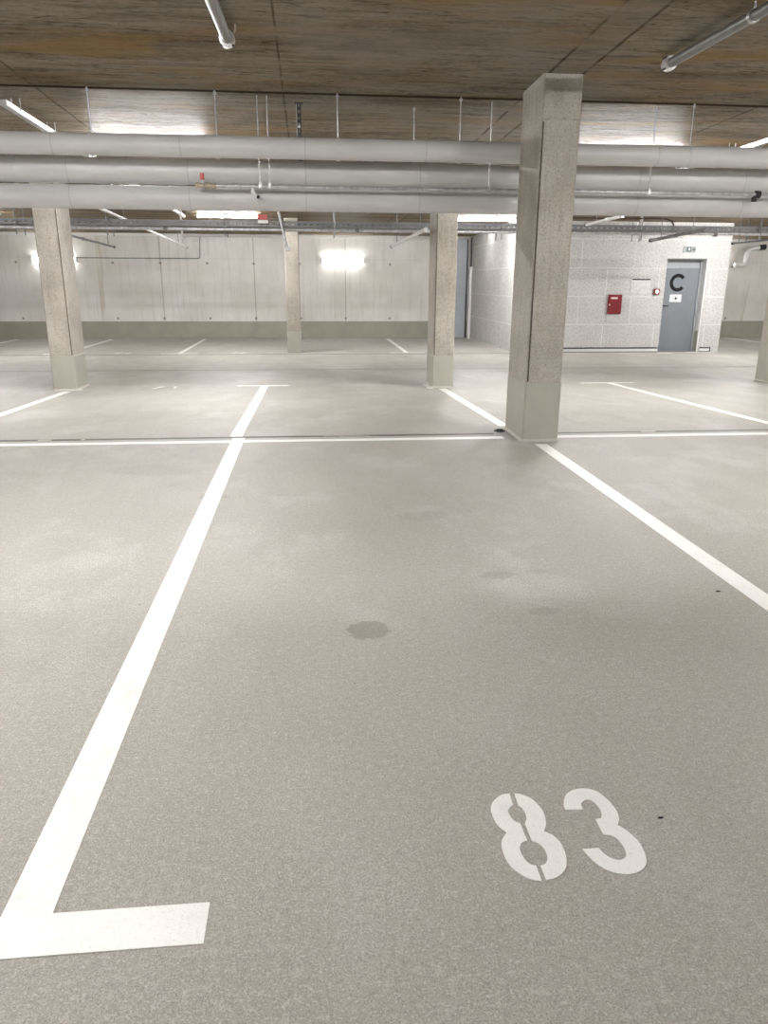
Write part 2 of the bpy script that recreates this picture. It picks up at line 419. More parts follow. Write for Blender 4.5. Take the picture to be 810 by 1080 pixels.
dp(obj('threshold', box(8.03, 8.96, BY + .01, LY + .05, -.25, -.232, .002), 'steel', label='dark threshold plate'))
bm = tube([(8.12, LY, .78), (8.12, LY - .05, .78), (8.16, LY - .06, .78), (8.24, LY - .06, .78)], .011, 10)
dp(obj('door_handle', bm, 'black', smooth=True, label='black lever handle'))
for z in (.05, .7, 1.4): dp(obj('hinge', tube([(8.918, LY - .012, z), (8.918, LY - .012, z + .1)], .011, 10), 'frame', smooth=40))
# the letter C
cx, cz, ro, ri = 8.43, 1.29, .197, .118
arc = [math.radians(a) for a in range(38, 323, 6)] + [math.radians(322)]
bm = bmesh.new(); prev = None
for t in arc:
    q = [bm.verts.new((cx + r * math.cos(t) * .98, y, cz + r * math.sin(t))) for y in (LY - .003, LY) for r in (ri, ro)]
    if prev:
        for m_, n_ in ((0, 1), (1, 3), (3, 2), (2, 0)): bm.faces.new((prev[m_], prev[n_], q[n_], q[m_]))
    else: bm.faces.new((q[0], q[1], q[3], q[2]))
    prev = q
bm.faces.new((prev[0], prev[2], prev[3], prev[1]))
dp(obj('letter', bm, 'letter', label='large black letter C'))
sg = dp(obj('camera_sign', box(8.272, 8.552, LY - .004, LY, .865, 1.03, .001), 'sign', label='small white notice with a round symbol under the letter'))
def under(o, p):
    o.parent = p; o.matrix_parent_inverse = p.matrix_basis.inverted() @ Matrix.Identity(4); return o
bm = bmesh.new(); R_ = [[bm.verts.new((8.40 + r * math.cos(k * PI / 20), LY - .0052, .945 + r * math.sin(k * PI / 20))) for r in (.050, .062)] for k in range(40)]
for k in range(40): bm.faces.new((R_[k][0], R_[k][1], R_[(k + 1) % 40][1], R_[(k + 1) % 40][0]))
thick(bm, (0, .001, 0))
o = obj('symbol_ring', bm, 'paleink'); o.parent = sg
poly = [(8.415 + .027 * math.cos(t * PI / 8), .945 + .027 * math.sin(t * PI / 8)) for t in range(16)]
o = obj('symbol_dot', prism(poly, lambda u, v, t: (u, LY - .004 - t, v), .0015), 'letter'); o.parent = sg

# grey sheet door beside the stairwell, on the far wall
d2 = struct(obj('door_2', box(3.42, 4.425, Y1 - .07, Y1 - .008, -.24, 2.41, .006), 'panel'), 'pale blue grey sheet panel on the far wall beside the stairwell')
obj('frame', box(4.425, 4.452, Y1 - .10, Y1 - .008, -.24, 2.42, .003), 'darksteel', d2, label='dark edge strip')

# ------------------------------------------------------------------ paint on the floor
def decal(name, x0, x1, y0, y1, label=None, mat='line', h=.0022, xs=None):
    bm = bmesh.new(); yy = sorted({y0, y1, *[y for y in FY if y0 < y < y1]})
    rows = []
    for y in yy: rows.append([bm.verts.new((x0, y, zf(y) + h)), bm.verts.new((x1, y, zf(y) + h)), bm.verts.new((x1, y, zf(y) - .004)), bm.verts.new((x0, y, zf(y) - .004))])
    for p, q in zip(rows, rows[1:]):
        for k in range(4): bm.faces.new((p[k], p[(k + 1) % 4], q[(k + 1) % 4], q[k]))
    bm.faces.new(rows[0]); bm.faces.new(rows[-1][::-1])
    return obj(name, bm, mat, floor, label=label)
L = 'painted_line'
decal(L, -.675, -.570, 1.322, 6.365, 'long white line on the left of the numbered bay')
decal(L, -1.01, -.243, 1.216, 1.322, 'white cross bar at the near end of the left bay line')
decal(L, -.700, -.597, 6.43, 10.68, 'white bay line beyond the drain')
decal(L, -1.03, -.31, 10.68, 10.76, 'white cross bar at the aisle end of the bay line')
decal(L, 1.835, 1.935, -1.0, 5.93, 'white line on the right of the numbered bay, ending at the column')
decal(L, 1.74, 1.84, 6.78, 10.16, 'white line between the near column and the next')
decal(L, -3.235, -3.135, 6.43, 10.2, 'white line ending at the left column')
decal(L, 4.33, 4.43, 6.43, 10.7, 'white line right of the near column beyond the drain')
decal(L, 3.95, 4.75, 10.7, 10.76, 'white cross bar right of the near column')
decal(L, X0 + .2, -.675, 6.18, 6.27, 'white cross line in front of the drain, left of the bay line')
decal(L, -.570, 1.64, 6.18, 6.27, 'white cross line in front of the drain across the numbered bay')
decal(L, 2.09, X1 - .2, 6.18, 6.27, 'white cross line in front of the drain, right of the column')
decal(L, -3.21, -3.05, 10.36, 10.46, 'short white stub at the foot of the left column')
decal(L, 1.60, 1.68, 10.2, 10.75, 'short white stub left of the middle column')
for x in (-7.8, -5.33, -2.85, 2.17):
    decal(L, x - .05, x + .05, 17.1, 21.4, 'white bay line running to the far wall')
    decal(L, x - .4, x + .4, 16.98, 17.09, 'white cross bar of a far bay')
decal(L, 12.1, 12.22, 19.0, 21.5, 'white bay line right of the stairwell')
decal(L, 7.9, 8.25, 16.62, 16.72, 'short white mark in front of the stairwell door')
decal(L, 8.6, 9.3, 16.72, 16.8, 'short white mark right of the stairwell door')
DR = 'drain_channel'
dr = decal(DR, X0, 1.60, 6.375, 6.415, 'dark slot drain across the deck', 'dark', .0015)
dr2 = decal(DR, 2.08, X1, 6.375, 6.415, 'dark slot drain across the deck, right of the column', 'dark', .0015)
decal('drain_edge', X0, 1.60, 6.415, 6.430, 'pale edge of the slot drain', 'joint', .003)
decal('floor_strip', X0, X1, 13.14, 13.22, 'dark joint across the aisle', 'joint', .0012)
decal('floor_strip', X0, 4.5, 16.72, 16.92, 'dark strip painting in the shade in front of the far bays', 'joint', .0012)  # shade along the bay fronts, put in as a darker strip
decal('drain_puddle', .1, .50, 6.38, 6.41, 'wet shining stretch of the slot drain', plain('still water', (.55, .55, .54), .06), .0025)
decal('drain_puddle', -2.28, -2.17, 6.385, 6.405, 'wet spot of the slot drain, its shine painted white', 'white', .0025)  # white colour painted in for lamp glints on the wet drain
decal('drain_puddle', -1.93, -1.90, 6.385, 6.405, 'small wet spot of the slot drain, its shine painted white', 'white', .0025)
decal('drain_puddle', 2.95, 3.08, 6.385, 6.405, 'wet spot of the drain right of the column, its shine painted white', 'white', .0025)

# bay number 83, two stencilled digits
EIGHT_A = [(-0.098, 0.149, 1), (-0.122, 0.144, 0), (-0.145, 0.125, 0), (-0.16, 0.098, 0), (-0.162, 0.061, 0), (-0.157, 0.032, 0), (-0.142, 0.006, 1), (-0.157, -0.012, 0), (-0.165, -0.033, 0), (-0.167, -0.067, 0), (-0.161, -0.101, 0), (-0.144, -0.129, 0), (-0.125, -0.145, 0), (-0.103, -0.152, 1), (-0.102, -0.106, 1), (-0.115, -0.099, 0), (-0.124, -0.078, 0), (-0.125, -0.05, 0), (-0.115, -0.031, 0), (-0.1, -0.025, 1), (-0.101, 0.036, 1), (-0.113, 0.045, 0), (-0.119, 0.065, 0), (-0.119, 0.083, 0), (-0.109, 0.097, 0), (-0.101, 0.103, 1)]
EIGHT_B = [(-0.085, 0.148, 1), (-0.067, 0.141, 0), (-0.045, 0.119, 0), (-0.032, 0.079, 0), (-0.034, 0.045, 0), (-0.039, 0.024, 0), (-0.051, 0.003, 1), (-0.034, -0.012, 0), (-0.023, -0.038, 0), (-0.023, -0.076, 0), (-0.032, -0.109, 0), (-0.047, -0.131, 0), (-0.071, -0.146, 0), (-0.092, -0.149, 1), (-0.092, -0.106, 1), (-0.078, -0.1, 0), (-0.069, -0.083, 0), (-0.067, -0.059, 0), (-0.075, -0.037, 0), (-0.089, -0.026, 1), (-0.089, 0.035, 1), (-0.081, 0.049, 0), (-0.078, 0.07, 0), (-0.081, 0.09, 0), (-0.088, 0.102, 1)]
THREE = [(0.027, 0.074, 1), (0.03, 0.096, 0), (0.045, 0.127, 0), (0.07, 0.146, 0), (0.101, 0.151, 0), (0.131, 0.138, 0), (0.148, 0.103, 0), (0.155, 0.062, 0), (0.15, 0.03, 0), (0.137, 0.008, 1), (0.153, -0.016, 0), (0.165, -0.055, 0), (0.162, -0.097, 0), (0.15, -0.126, 0), (0.129, -0.143, 0), (0.099, -0.15, 0), (0.069, -0.142, 0), (0.046, -0.123, 0), (0.03, -0.093, 0), (0.022, -0.064, 1), (0.061, -0.064, 1), (0.069, -0.086, 0), (0.085, -0.103, 0), (0.102, -0.105, 0), (0.117, -0.093, 0), (0.122, -0.067, 0), (0.118, -0.039, 0), (0.107, -0.026, 0), (0.09, -0.021, 1), (0.091, 0.033, 1), (0.106, 0.035, 1), (0.115, 0.057, 0), (0.114, 0.084, 0), (0.105, 0.103, 0), (0.093, 0.106, 0), (0.079, 0.098, 0), (0.073, 0.086, 0), (0.072, 0.071, 1)]
def flat(poly, ox, oy, h=.0022): return prism(poly, lambda u, v, t: (ox + u, oy + v, -.002 + t), h + .002)
bm = flat(spline(EIGHT_A), .59, 1.466)
me = bpy.data.meshes.new('tmp'); b2 = flat(spline(EIGHT_B), .59, 1.466); b2.to_mesh(me); b2.free(); bm.from_mesh(me); bpy.data.meshes.remove(me)
obj('bay_digit', bm, 'line', floor, label='white stencilled digit 8 of bay number 83')
obj('bay_digit', flat(spline(THREE), .59, 1.466), 'line', floor, label='white stencilled digit 3 of bay number 83')
# worn, unreadable bay numbers far off
def smear(x, y, s):
    poly = [(x - .06, y - .12), (x - .01, y - .10), (x + .06 * s, y + .12), (x + .02 * s, y + .13)]
    z = zf(y) + .002
    slope = (zf(y + .1) - zf(y - .1)) / .2
    return obj('worn_number', prism(poly, lambda u, v, t: (u, v, zf(y) + slope * (v - y) - .002 + t), .0045), 'line', floor, label='worn white bay number seen at a flat angle')
for x, y, s in ((-2.10, 10.58, 1.6), (-1.82, 10.58, -1.6), (-4.2, 17.2, 1.5), (-4.0, 17.2, 1.5), (-1.66, 17.15, 1.4), (-1.50, 17.15, 1.4)): smear(x, y, s)

# ------------------------------------------------------------------ columns
def octo(x0, x1, y0, y1, c): return [(x0 + c, y0), (x1 - c, y0), (x1, y0 + c), (x1, y1 - c), (x1 - c, y1), (x0 + c, y1), (x0, y1 - c), (x0, y0 + c)]
def loft(levels):
    bm = bmesh.new(); rings = [[bm.verts.new((x, y, z)) for x, y in p] for p, z in levels]
    n = len(rings[0])
    for a, c in zip(rings, rings[1:]):
        for k in range(n): bm.faces.new((a[k], a[(k + 1) % n], c[(k + 1) % n], c[k]))
    bm.faces.new(rings[0][::-1]); bm.faces.new(rings[-1])
    return bm
def column(x0, x1, y0, y1, hb, label, joint=None, foot=True, seams=()):
    cx, cy = (x0 + x1) / 2, (y0 + y1) / 2; z0 = zf(cy) ; lowest = min(zf(y0), zf(y1))
    r = root('concrete_column', label, 'column', (cx, cy, z0))
    a, b_, c, d = x0 - cx, x1 - cx, y0 - cy, y1 - cy
    zt = zc(cy) - z0 + .012
    lv = [(octo(a, b_, c, d, .012), hb)]
    if joint:
        j = joint - z0
        lv += [(octo(a, b_, c, d, .012), j - .008), (octo(a + .006, b_ - .006, c + .006, d - .006, .012), j), (octo(a, b_, c, d, .012), j + .008)]
    lv += [(octo(a, b_, c, d, .012), zt)]
    obj('shaft', loft(lv), 'column', r)
    for sx in seams:
        u = (a + .016) if sx < 0 else (b_ - .016)
        obj('formwork_seam', box(u - .006, u + .006, c - .0016, c + .004, hb + .01, (joint - z0 if joint else zt) - .02), 'seam', r, label='dark seam along the column edge')
    e = .004
    lv = [(octo(a - e, b_ + e, c - e, d + e, .014), lowest - z0 - .02), (octo(a - e, b_ + e, c - e, d + e, .014), hb - .004), (octo(a, b_, c, d, .013), hb)]
    obj('painted_base', loft(lv), 'base', r, label='smooth grey green painted foot of the column')
    if foot:
        lv = [(octo(a - .016, b_ + .016, c - .016, d + .016, .02), lowest - z0 - .01), (octo(a - .015, b_ + .015, c - .015, d + .015, .02), .006), (octo(a - e, b_ + e, c - e, d + e, .014), .022)]
        obj('sealant_bead', loft(lv), 'grime', r, label='pale sealant bead around the foot')
    return r
column(1.76, 2.06, 6.05, 6.62, .49, 'nearest and tallest concrete column, at the end of the line right of number 83', joint=2.45, seams=(-1,))
column(-3.41, -3.11, 10.39, 10.93, .455, 'concrete column at the end of the white line on the left', seams=(1,))
column(1.68, 1.97, 10.33, 10.87, .44, 'concrete column joined to the nearest one by a white line', seams=(-1,))
column(6.74, 7.04, 10.36, 10.9, .45, 'concrete column cut off by the edge of the view beside the stairwell door')
column(-.49, -.19, 17.12, 17.62, .46, 'slim distant concrete column in front of the far wall, between two dark bays', foot=False)
# black drain outlet in the floor beside the nearest column
t = root('drain_outlet', 'black drain outlet in the floor at the foot of the nearest column', 'drain', (1.68, 6.52, 0))
obj('outlet_rim', tube([(0, 0, -.01), (0, 0, .008)], .05, 16), 'black', t, smooth=40)
obj('outlet_cap', box(-.03, .03, -.012, .012, .006, .02, .004), 'darksteel', t)

def chip(x, y, r, a, label):
    bm = bmesh.new()
    lo = [bm.verts.new((r * m * math.cos(q + a), r * .45 * m * math.sin(q + a) , 0)) for q, m in ((0, 1.3), (.9, .8), (2.2, 1.0), (3.3, 1.2), (4.4, .7), (5.4, 1.0))]
    hi = [bm.verts.new((w.co.x * .7, w.co.y * .7, r * .5)) for w in lo]
    bm.faces.new(lo[::-1]); bm.faces.new(hi)
    for k in range(6): bm.faces.new((lo[k], lo[(k + 1) % 6], hi[(k + 1) % 6], hi[k]))
    o = obj('grit_chip', bm, 'black', loc=(x, y, zf(y))); return tag(o, label, 'grit')
chip(.845, 1.490, .007, .3, 'black grit chip on the floor just right of the digit 3')
chip(1.738, 2.85, .010, 0, 'black grit chip beside the white line right of the bay')
# ------------------------------------------------------------------ lamps
def strip_light(x, y, z, length, label, group=None, wall=False, glow='lamp'):
    t = root('strip_light', label, 'lamp', (x, y, z + (0 if wall else .003)), group)
    h = length / 2
    if not wall:
        obj('housing', box(-h, h, -.05, .05, -.035, 0, .006), 'offwhite', t)
        bm = prism([(-.045, -.035), (.045, -.035), (.04, -.06), (.022, -.075), (-.022, -.075), (-.04, -.06)], lambda u, v, k: (-h + .03 + k, u, v), length - .06)
        obj('diffuser', bm, glow, t, label='glowing diffuser')
        for s in (-1, 1): obj('end_cap', box(min(s * h, s * (h - .03)), max(s * h, s * (h - .03)), -.048, .048, -.078, -.03, .004), 'white', t)
    else:
        obj('housing', box(-h, h, -.03, 0, -.05, .05, .006), 'offwhite', t)
        bm = prism([(-.03, -.045), (-.03, .045), (-.055, .04), (-.085, .02), (-.085, -.02), (-.055, -.04)], lambda u, v, k: (-h + .03 + k, u, v), length - .06)
        obj('diffuser', bm, 'walllamp', t, label='glowing diffuser')
        for s in (-1, 1): obj('end_cap', box(min(s * h, s * (h - .03)), max(s * h, s * (h - .03)), -.088, -.02, -.048, .048, .004), 'white', t)
    return t
GP = 'strip lights mounted on the ceiling behind the big pipes'
for x, lab in ((-6.65, None), (-1.65, 'strip light behind the big pipes, making the glossy ceiling patch left of the black bracket'), (3.65, 'strip light behind the big pipes, making the glossy ceiling patch beside the nearest column'), (8.6, None), (13.6, None)):  # the unseen right-hand lamp is added to brighten the far wall
    strip_light(x, 9.0, zc(9.0), 1.25, lab or 'unseen strip light behind the big pipes, past the edge of the view', GP if lab else 'strip lights past the edge of the view')
for x, lab in ((-6.6, None), (13.4, None), (-1.58, 'bright strip light over the aisle, seen under the pipes next to the orange red box'), (3.72, 'bright strip light over the aisle, seen between the middle and the nearest column'), (8.95, 'bright strip light over the aisle, seen above the right side of the stairwell door')):  # unseen lamp on the right, added for light on the wall past the stairwell
    strip_light(x, 15.0 if 5 < x < 10 else 16.4, zc(15.0 if 5 < x < 10 else 16.4), 1.25, lab or 'unseen strip light over the aisle, past the edge of the view', 'strip lights over the aisle' if lab else 'strip lights past the edge of the view')
for x, lab in ((-1.85, 'strip light near the far wall, seen below the cable tray left of the slim column'), (4.45, 'strip light near the far wall, seen below the cable tray beside the pale sheet panel')):
    strip_light(x if x < 0 else 3.75, 19.3, zc(19.3), 1.45, lab, 'strip lights close to the far wall', glow='softlamp')
WL = 'strip lights on the far wall'
strip_light(.96, Y1, 1.84, 1.17, 'strip light glowing on the bare far wall right of the slim column', WL, True)
strip_light(-6.72, Y1, 1.82, 1.17, 'strip light glowing on the far wall behind the left column', WL, True)
strip_light(11.55, Y1, 1.85, 1.17, 'strip light on the far wall half hidden by the stairwell corner', WL, True)
NB = 'unseen strip lights above and behind the viewpoint'
for x, y in ((-1.65, 2.9), (-6.65, 2.9), (4.0, 3.2), (9.2, 3.2), (-1.65, -3.4)):  # unseen lamps, placed to fill the near floor with light
    strip_light(x, y, zc(y), 1.25, 'unseen white strip light added on the ceiling above and behind the viewpoint', NB)

# ------------------------------------------------------------------ big pipes
def strap(t, x, y, r, z):
    h = obj('hanger_rod', tube([(x - 2.0, r + .02, -.02), (x - 2.0, r + .02, zc(y + r) - z + .003)], .0048, 8), 'galv', t, smooth=40)
    obj('pipe_clamp', tube([(x - 2.0 - .012, 0, 0), (x - 2.0 + .012, 0, 0)], r + .002, 40), 'pipe', t, smooth=40)
    obj('clamp_lug', box(x - 2.014, x - 1.986, r * .9, r + .03, -.03, -.01), 'galv', h)
def big_pipe(y, z, r, label, rods=(), rod_top=True):
    t = root('insulated_pipe', label, 'pipe', (2.0, y, z))
    obj('pipe_jacket', tube([(X0 + .01 - 2.0, 0, 0), (X1 - .01 - 2.0, 0, 0)], r, 40), 'pipe', t, smooth=40)
    for k in range(-3, 5):
        x = k * 3.0 + .55
        obj('jacket_band', tube([(x - 2.0 - .012, 0, 0), (x - 2.0 + .012, 0, 0)], r + .0025, 40), 'pipe', t, smooth=40, label='overlapping seam band of the jacket')
    for x in rods:
        h = obj('hanger_rod', tube([(x - 2.0, 0, r * .9), (x - 2.0, 0, zc(y) - z + .003)], .0048, 8), 'galv', t, smooth=40)
        obj('anchor_nut', tube([(x - 2.0, 0, zc(y) - z - .03), (x - 2.0, 0, zc(y) - z - .012)], .013, 6), 'galv', h)
        obj('pipe_clamp', tube([(x - 2.0 - .015, 0, 0), (x - 2.0 + .015, 0, 0)], r + .005, 40), 'pipe', t, smooth=40)
    return t
big_pipe(6.8, 2.325, .083, 'topmost of the three long grey pipes under the ceiling, hung on thin rods', (-3.66, -2.68, -1.70, -.71, .27, 1.29, 3.30, 4.25, 5.23))
big_pipe(7.16, 2.178, .102, 'middle one of the three long grey pipes, shaded by the pipe above', (.95, 5.0, -4.4))
low = big_pipe(7.16, 1.968, .097, 'lowest of the three long grey pipes, just above the hanging cable tray', ())
for x in (-6.0, 1.66, 6.0): strap(low, x, 7.16, .097, 1.968)
# black slotted bracket that carries the two rear pipes
def bracket(x, y, z0, label):
    t = root('slotted_bracket', label, 'bracket', (x, y, z0))
    H = zc(y) - z0
    bm = bmesh.new(); nz = max(4, int(H / .05)); xs = (-.018, -.007, .007, .018)
    V = [[bm.verts.new((xx, 0, H * j / (2 * nz))) for xx in xs] for j in range(2 * nz + 1)]
    for j in range(2 * nz):
        for i in range(3):
            if i == 1 and j % 2: continue
            bm.faces.new((V[j][i], V[j][i + 1], V[j + 1][i + 1], V[j + 1][i]))
    thick(bm, (0, .003, 0))
    obj('slotted_rail', bm, 'darksteel', t)
    obj('flange', box(-.022, -.018, -.002, .03, 0, H, 0), 'galv', t, label='bright side flange')
    obj('foot_plate', box(-.035, .035, -.03, .03, H - .008, H + .004, .002), 'darksteel', t)
    for k in (.25, .6): obj('bolt', tube([(0, -.012, H * k), (0, .002, H * k)], .012, 6), 'galv', t)
    return t
bracket(-.045, 7.16, 2.28, 'black slotted bracket hanging from the ceiling behind the top pipe')
bracket(2.22, 7.16, 2.28, 'black slotted bracket beside the head of the nearest column')

# thin steel pipe with red valve
t = root('steel_pipe', 'thin steel pipe with a red valve lever, in front of the big grey pipes', 'pipe', (-.9, 6.93, 2.046))
obj('pipe_run', tube([(.02, 0, 0), (10.5, 0, .002)], .0145, 14), 'galv', t, smooth=40)
vb = obj('valve_body', tube([(-.02, 0, 0), (0, 0, 0), (.005, 0, 0), (.05, 0, 0), (.06, 0, 0), (.1, 0, 0), (.105, 0, 0), (.13, 0, 0), (.135, 0, 0), (.15, 0, 0)], [.026, .026, .018, .018, .028, .028, .018, .018, .024, .024], 16), 'brass', t, smooth=30)
obj('valve_stem', tube([(.035, 0, .015), (.035, 0, .05)], .008, 10), 'galv', vb, smooth=40)
obj('valve_lever', box(.018, .052, -.012, .012, .045, .098, .006), 'redcap', vb, label='red valve lever')
for x in (.45, .30): obj('coupling', tube([(x - .02, 0, 0), (x + .02, 0, 0)], .019, 14), 'galv', t, smooth=40)
dn = obj('drain_cock', tube([(.45, 0, 0), (.45, 0, -.045), (.475, -.01, -.075), (.49, -.02, -.08)], [.011, .016, .017, .012], 12), 'offwhite', t, smooth=40, label='pale drain cock under the pipe')
obj('cock_tip', tube([(.49, -.02, -.08), (.50, -.024, -.088)], .014, 10), 'black', dn, smooth=40)
for x in (-.385, -.305, 1.58, 3.03):
    h = obj('hanger_rod', tube([(x + .9, 0, .01), (x + .9, 0, zc(6.93) - 2.046 + .003)], .0045, 8), 'galv', t, smooth=40)
    obj('rod_clip', box(x + .9 - .014, x + .9 + .014, -.018, .018, -.017, .03, .004), 'galv', h)
cl = obj('pipe_clamp', tube([(4.93, 0, 0), (4.97, 0, 0)], .032, 16), 'darksteel', t, smooth=40, label='dark clamp at the far right end')
obj('clamp_lug', box(4.90, 4.94, -.02, .01, -.06, -.02, .004), 'black', cl)

# ------------------------------------------------------------------ conduits on the near ceiling
def conduit(x0, x1, y0, y1, dz, label, r, clip):
    t = root('ceiling_pipe', label, 'pipe', (x1, y1, zc(y1) - dz))
    rel = lambda x, y, z: (x - x1, y - y1, z - (zc(y1) - dz))
    obj('pipe_run', tube([rel(x0, y0, zc(y0) - dz), rel(x1, y1, zc(y1) - dz)], r, 18), 'steel' if False else M['pipegalv'], t, smooth=40)
    for s in clip:
        x = x0 + (x1 - x0) * s; y = y0 + (y1 - y0) * s; z = zc(y)
        c = obj('pipe_clip', tube([rel(x, y - .015, z - dz), rel(x, y + .015, z - dz)], r + .006, 18), 'galv', t, smooth=40)
        obj('clip_rod', tube([rel(x, y, z - dz), rel(x, y, z + .004)], .006, 8), 'galv', c, smooth=40)
    e = obj('grooved_coupling', tube([rel(x1, y1 - .05, zc(y1) - dz), rel(x1, y1 - .045, zc(y1) - dz), rel(x1, y1 + .0, zc(y1) - dz), rel(x1, y1 + .03, zc(y1) - dz)], [r + .004, r + .014, r + .014, r + .004], 18), 'offwhite', t, smooth=40, label='pale coupling on the pipe end')
    for a in range(4):
        an = PI / 4 + a * PI / 2; q = Vector(rel(x1, y1 - .02, zc(y1) - dz)) + Vector((math.cos(an), 0, math.sin(an))) * (r + .017)
        obj('coupling_bolt', tube([q + Vector((0, -.022, 0)), q + Vector((0, .022, 0))], .007, 8), 'darksteel', e, smooth=40)
    obj('end_plug', tube([rel(x1, y1 + .03, zc(y1) - dz), rel(x1, y1 + .06, zc(y1) - dz)], r * .8, 18), 'steel', t, smooth=40)
    obj('drop_hook', tube([rel(x1 + r, y1 - .03, zc(y1) - dz + .02), rel(x1 + r + .02, y1 - .03, zc(y1) - dz + .05), rel(x1 + r + .02, y1 - .03, zc(y1) + .003)], .006, 8), 'brass', t, smooth=40, label='brass coloured hook')
    return t
M['pipegalv'] = plain('weathered galvanised pipe', (.25, .255, .245), .42, .35, var=.12, sc=9)
conduit(-.53, -.455, 2.6, 5.27, .08, 'short grey sprinkler pipe stub on the ceiling, pointing away with a pale coupling', .033, (.2, .6))
conduit(2.62, 2.45, 2.6, 5.50, .07, 'grey sprinkler pipe on the ceiling right of the nearest column, ending in a coupling', .031, (.25, .68))

# cable ducts on the ceiling past the joint
def duct(x, y0, y1, dz, label):
    t = root('cable_duct', label, 'duct', (x, y0, zc(y0) - dz))
    bm = prism([(-.025, 0), (.025, 0), (.025, .035), (-.025, .035)], lambda u, v, k: (u, k, v - .0165 * k), y1 - y0)
    obj('duct_body', bm, 'galv', t)
    for s in (-1, 1): obj('duct_lip', prism([(s * .025 - .003, -.004), (s * .025 + .003, -.004), (s * .025 + .003, .037), (s * .025 - .003, .037)], lambda u, v, k: (u, k, v - .0165 * k), y1 - y0), 'galv', t, label='bright folded lip')
    for k in (.3, 1.2, 2.4, 3.6):
        if k < y1 - y0:
            for s in (-1, 1): obj('duct_hanger', tube([(s * .034, k, -.0165 * k + .01), (s * .034, k, -.0165 * k + dz + .003)], .005, 8), 'galv', t)
    return t
duct(-2.40, 6.95, 16.0, .11, 'narrow bright cable duct running back under the ceiling above the left pipes')
duct(4.55, 7.2, 15.5, .11, 'narrow bright cable duct running back under the ceiling right of the column')

# ------------------------------------------------------------------ cable tray across the aisle
TY = 13.0
t = root('cable_tray', 'long perforated steel cable tray hanging across the aisle behind the columns', 'cable tray', (0, TY, 2.11))
def rail(y):
    bm = bmesh.new(); n = 220; xs = []
    x = -9.5
    while x < 14.0: xs += [x, x + .05]; x += .10
    zz = (0, .03, .068, .09)
    V = [[bm.verts.new((xx, y, z)) for z in zz] for xx in xs]
    for i in range(len(xs) - 1):
        for j in range(3):
            if j == 1 and i % 2 == 1: continue
            bm.faces.new((V[i][j], V[i + 1][j], V[i + 1][j + 1], V[i][j + 1]))
    thick(bm, (0, .003, 0))
    return bm
obj('side_rail', rail(-.15), 'tray', t); obj('side_rail', rail(.15), 'tray', t)
bm = bmesh.new(); x = -9.5
obj('tray_bed', box(-9.5, 14.0, -.15, .15, -.002, .002), 'tray', t)
cable_m = plain('grey cable sheath', (.30, .30, .30), .5)
for y, r in ((-.08, .014), (-.03, .011), (.02, .016), (.07, .012)):
    pts = [(-9.4 + 1.3 * k, y + random.uniform(-.015, .015), r + .003) for k in range(18)]
    obj('cable', tube(pts, r, 8), cable_m, t, smooth=True, label='dark cable lying in the tray')
for x in (-5.9, -4.47, -3.10, -1.29, .44, 3.17, 5.55, 7.62, 9.4):
    for s in (-1, 1):
        obj('hanger_rod', tube([(x, s * .19, -.15), (x, s * .19, zc(TY + s * .19) - 2.11 + .003)], .009, 8), 'steel', t, smooth=40)
    obj('cross_bar', box(x - .02, x + .02, -.21, .21, -.05, -.004, .003), 'steel', t)
obj('brace', tube([(-.445, -.4, .237), (-.32, -.4, -.34)], .022, 10), 'galv', t, smooth=40, label='slanted bright strut beside the slim column')
obj('brace_foot', box(-.36, -.28, -.43, -.37, -.37, -.30, .006), 'galv', t)
# pipe under the tray
t = root('steel_pipe', 'dull steel pipe running along the underside of the cable tray', 'pipe', (0, 12.75, 2.06))
obj('pipe_run', tube([(-9.5, 0, 0), (2.2, 0, 0), (14, 0, .03)], .026, 14), 'galv', t, smooth=40)
for x in (-5.2, -2.2, .8, 3.8, 6.8, 9.8): obj('coupling', tube([(x - .03, 0, 0), (x + .03, 0, 0)], .034, 14), 'steel', t, smooth=40)
t = root('junction_box', 'small orange red box on the cable tray beside a bright strip light', 'box', (-.70, 12.78, 2.21))
obj('box_body', box(-.075, .075, -.03, .03, 0, .075, .006), 'orange', t); obj('box_lid', box(-.08, .08, -.036, -.03, -.002, .077, .002), 'redcap', t)
obj('box_rod', tube([(0, 0, .07), (0, 0, zc(12.78) - 2.21 + .003)], .006, 8), 'steel', t)
obj('lower_box', box(-.07, .09, -.03, .03, -.055, -.004, .006), 'white', t, label='white lower half')

def sprinkler(x, z0, z1, label):
    t = root('sprinkler_drop', label, 'sprinkler', (x, 13.32, z0))
    obj('drop_pipe', tube([(0, 0, 0), (0, 0, zc(13.32) - z0 + .003)], .018, 12), 'white', t, smooth=40)
    h = obj('sprinkler_head', tube([(0, 0, -.06), (0, 0, -.05), (0, 0, -.045), (0, 0, -.01), (0, 0, 0)], [.028, .028, .009, .014, .026], 14), 'galv', t, smooth=40)
    obj('pipe_tee', tube([(-.05, 0, .22), (.05, 0, .22)], .026, 12), 'white', t, smooth=40)
    return t
sprinkler(-2.04, 1.93, 0, 'white sprinkler drop beside the cable tray between the left column and the orange red box')
sprinkler(5.74, 2.03, 0, 'white sprinkler drop beside the cable tray over the red cabinet')
t = root('power_cable', 'brown cable hung above the cable tray, bending down to it over the stairwell front', 'cable', (4.0, 12.98, 2.32))
obj('cable_run', tube([(0, 0, 0), (1.0, 0, -.012), (1.9, 0, 0), (2.05, 0, -.012), (2.14, 0, -.05), (2.17, 0, -.10), (2.17, 0, -.19)], .014, 10), plain('brown cable sheath', (.085, .05, .038), .5), t, smooth=True)
for x in (.3, 1.3): obj('cable_hook', tube([(x, 0, .0), (x, 0, zc(12.98) - 2.32 + .003)], .006, 8), 'steel', t, smooth=40)
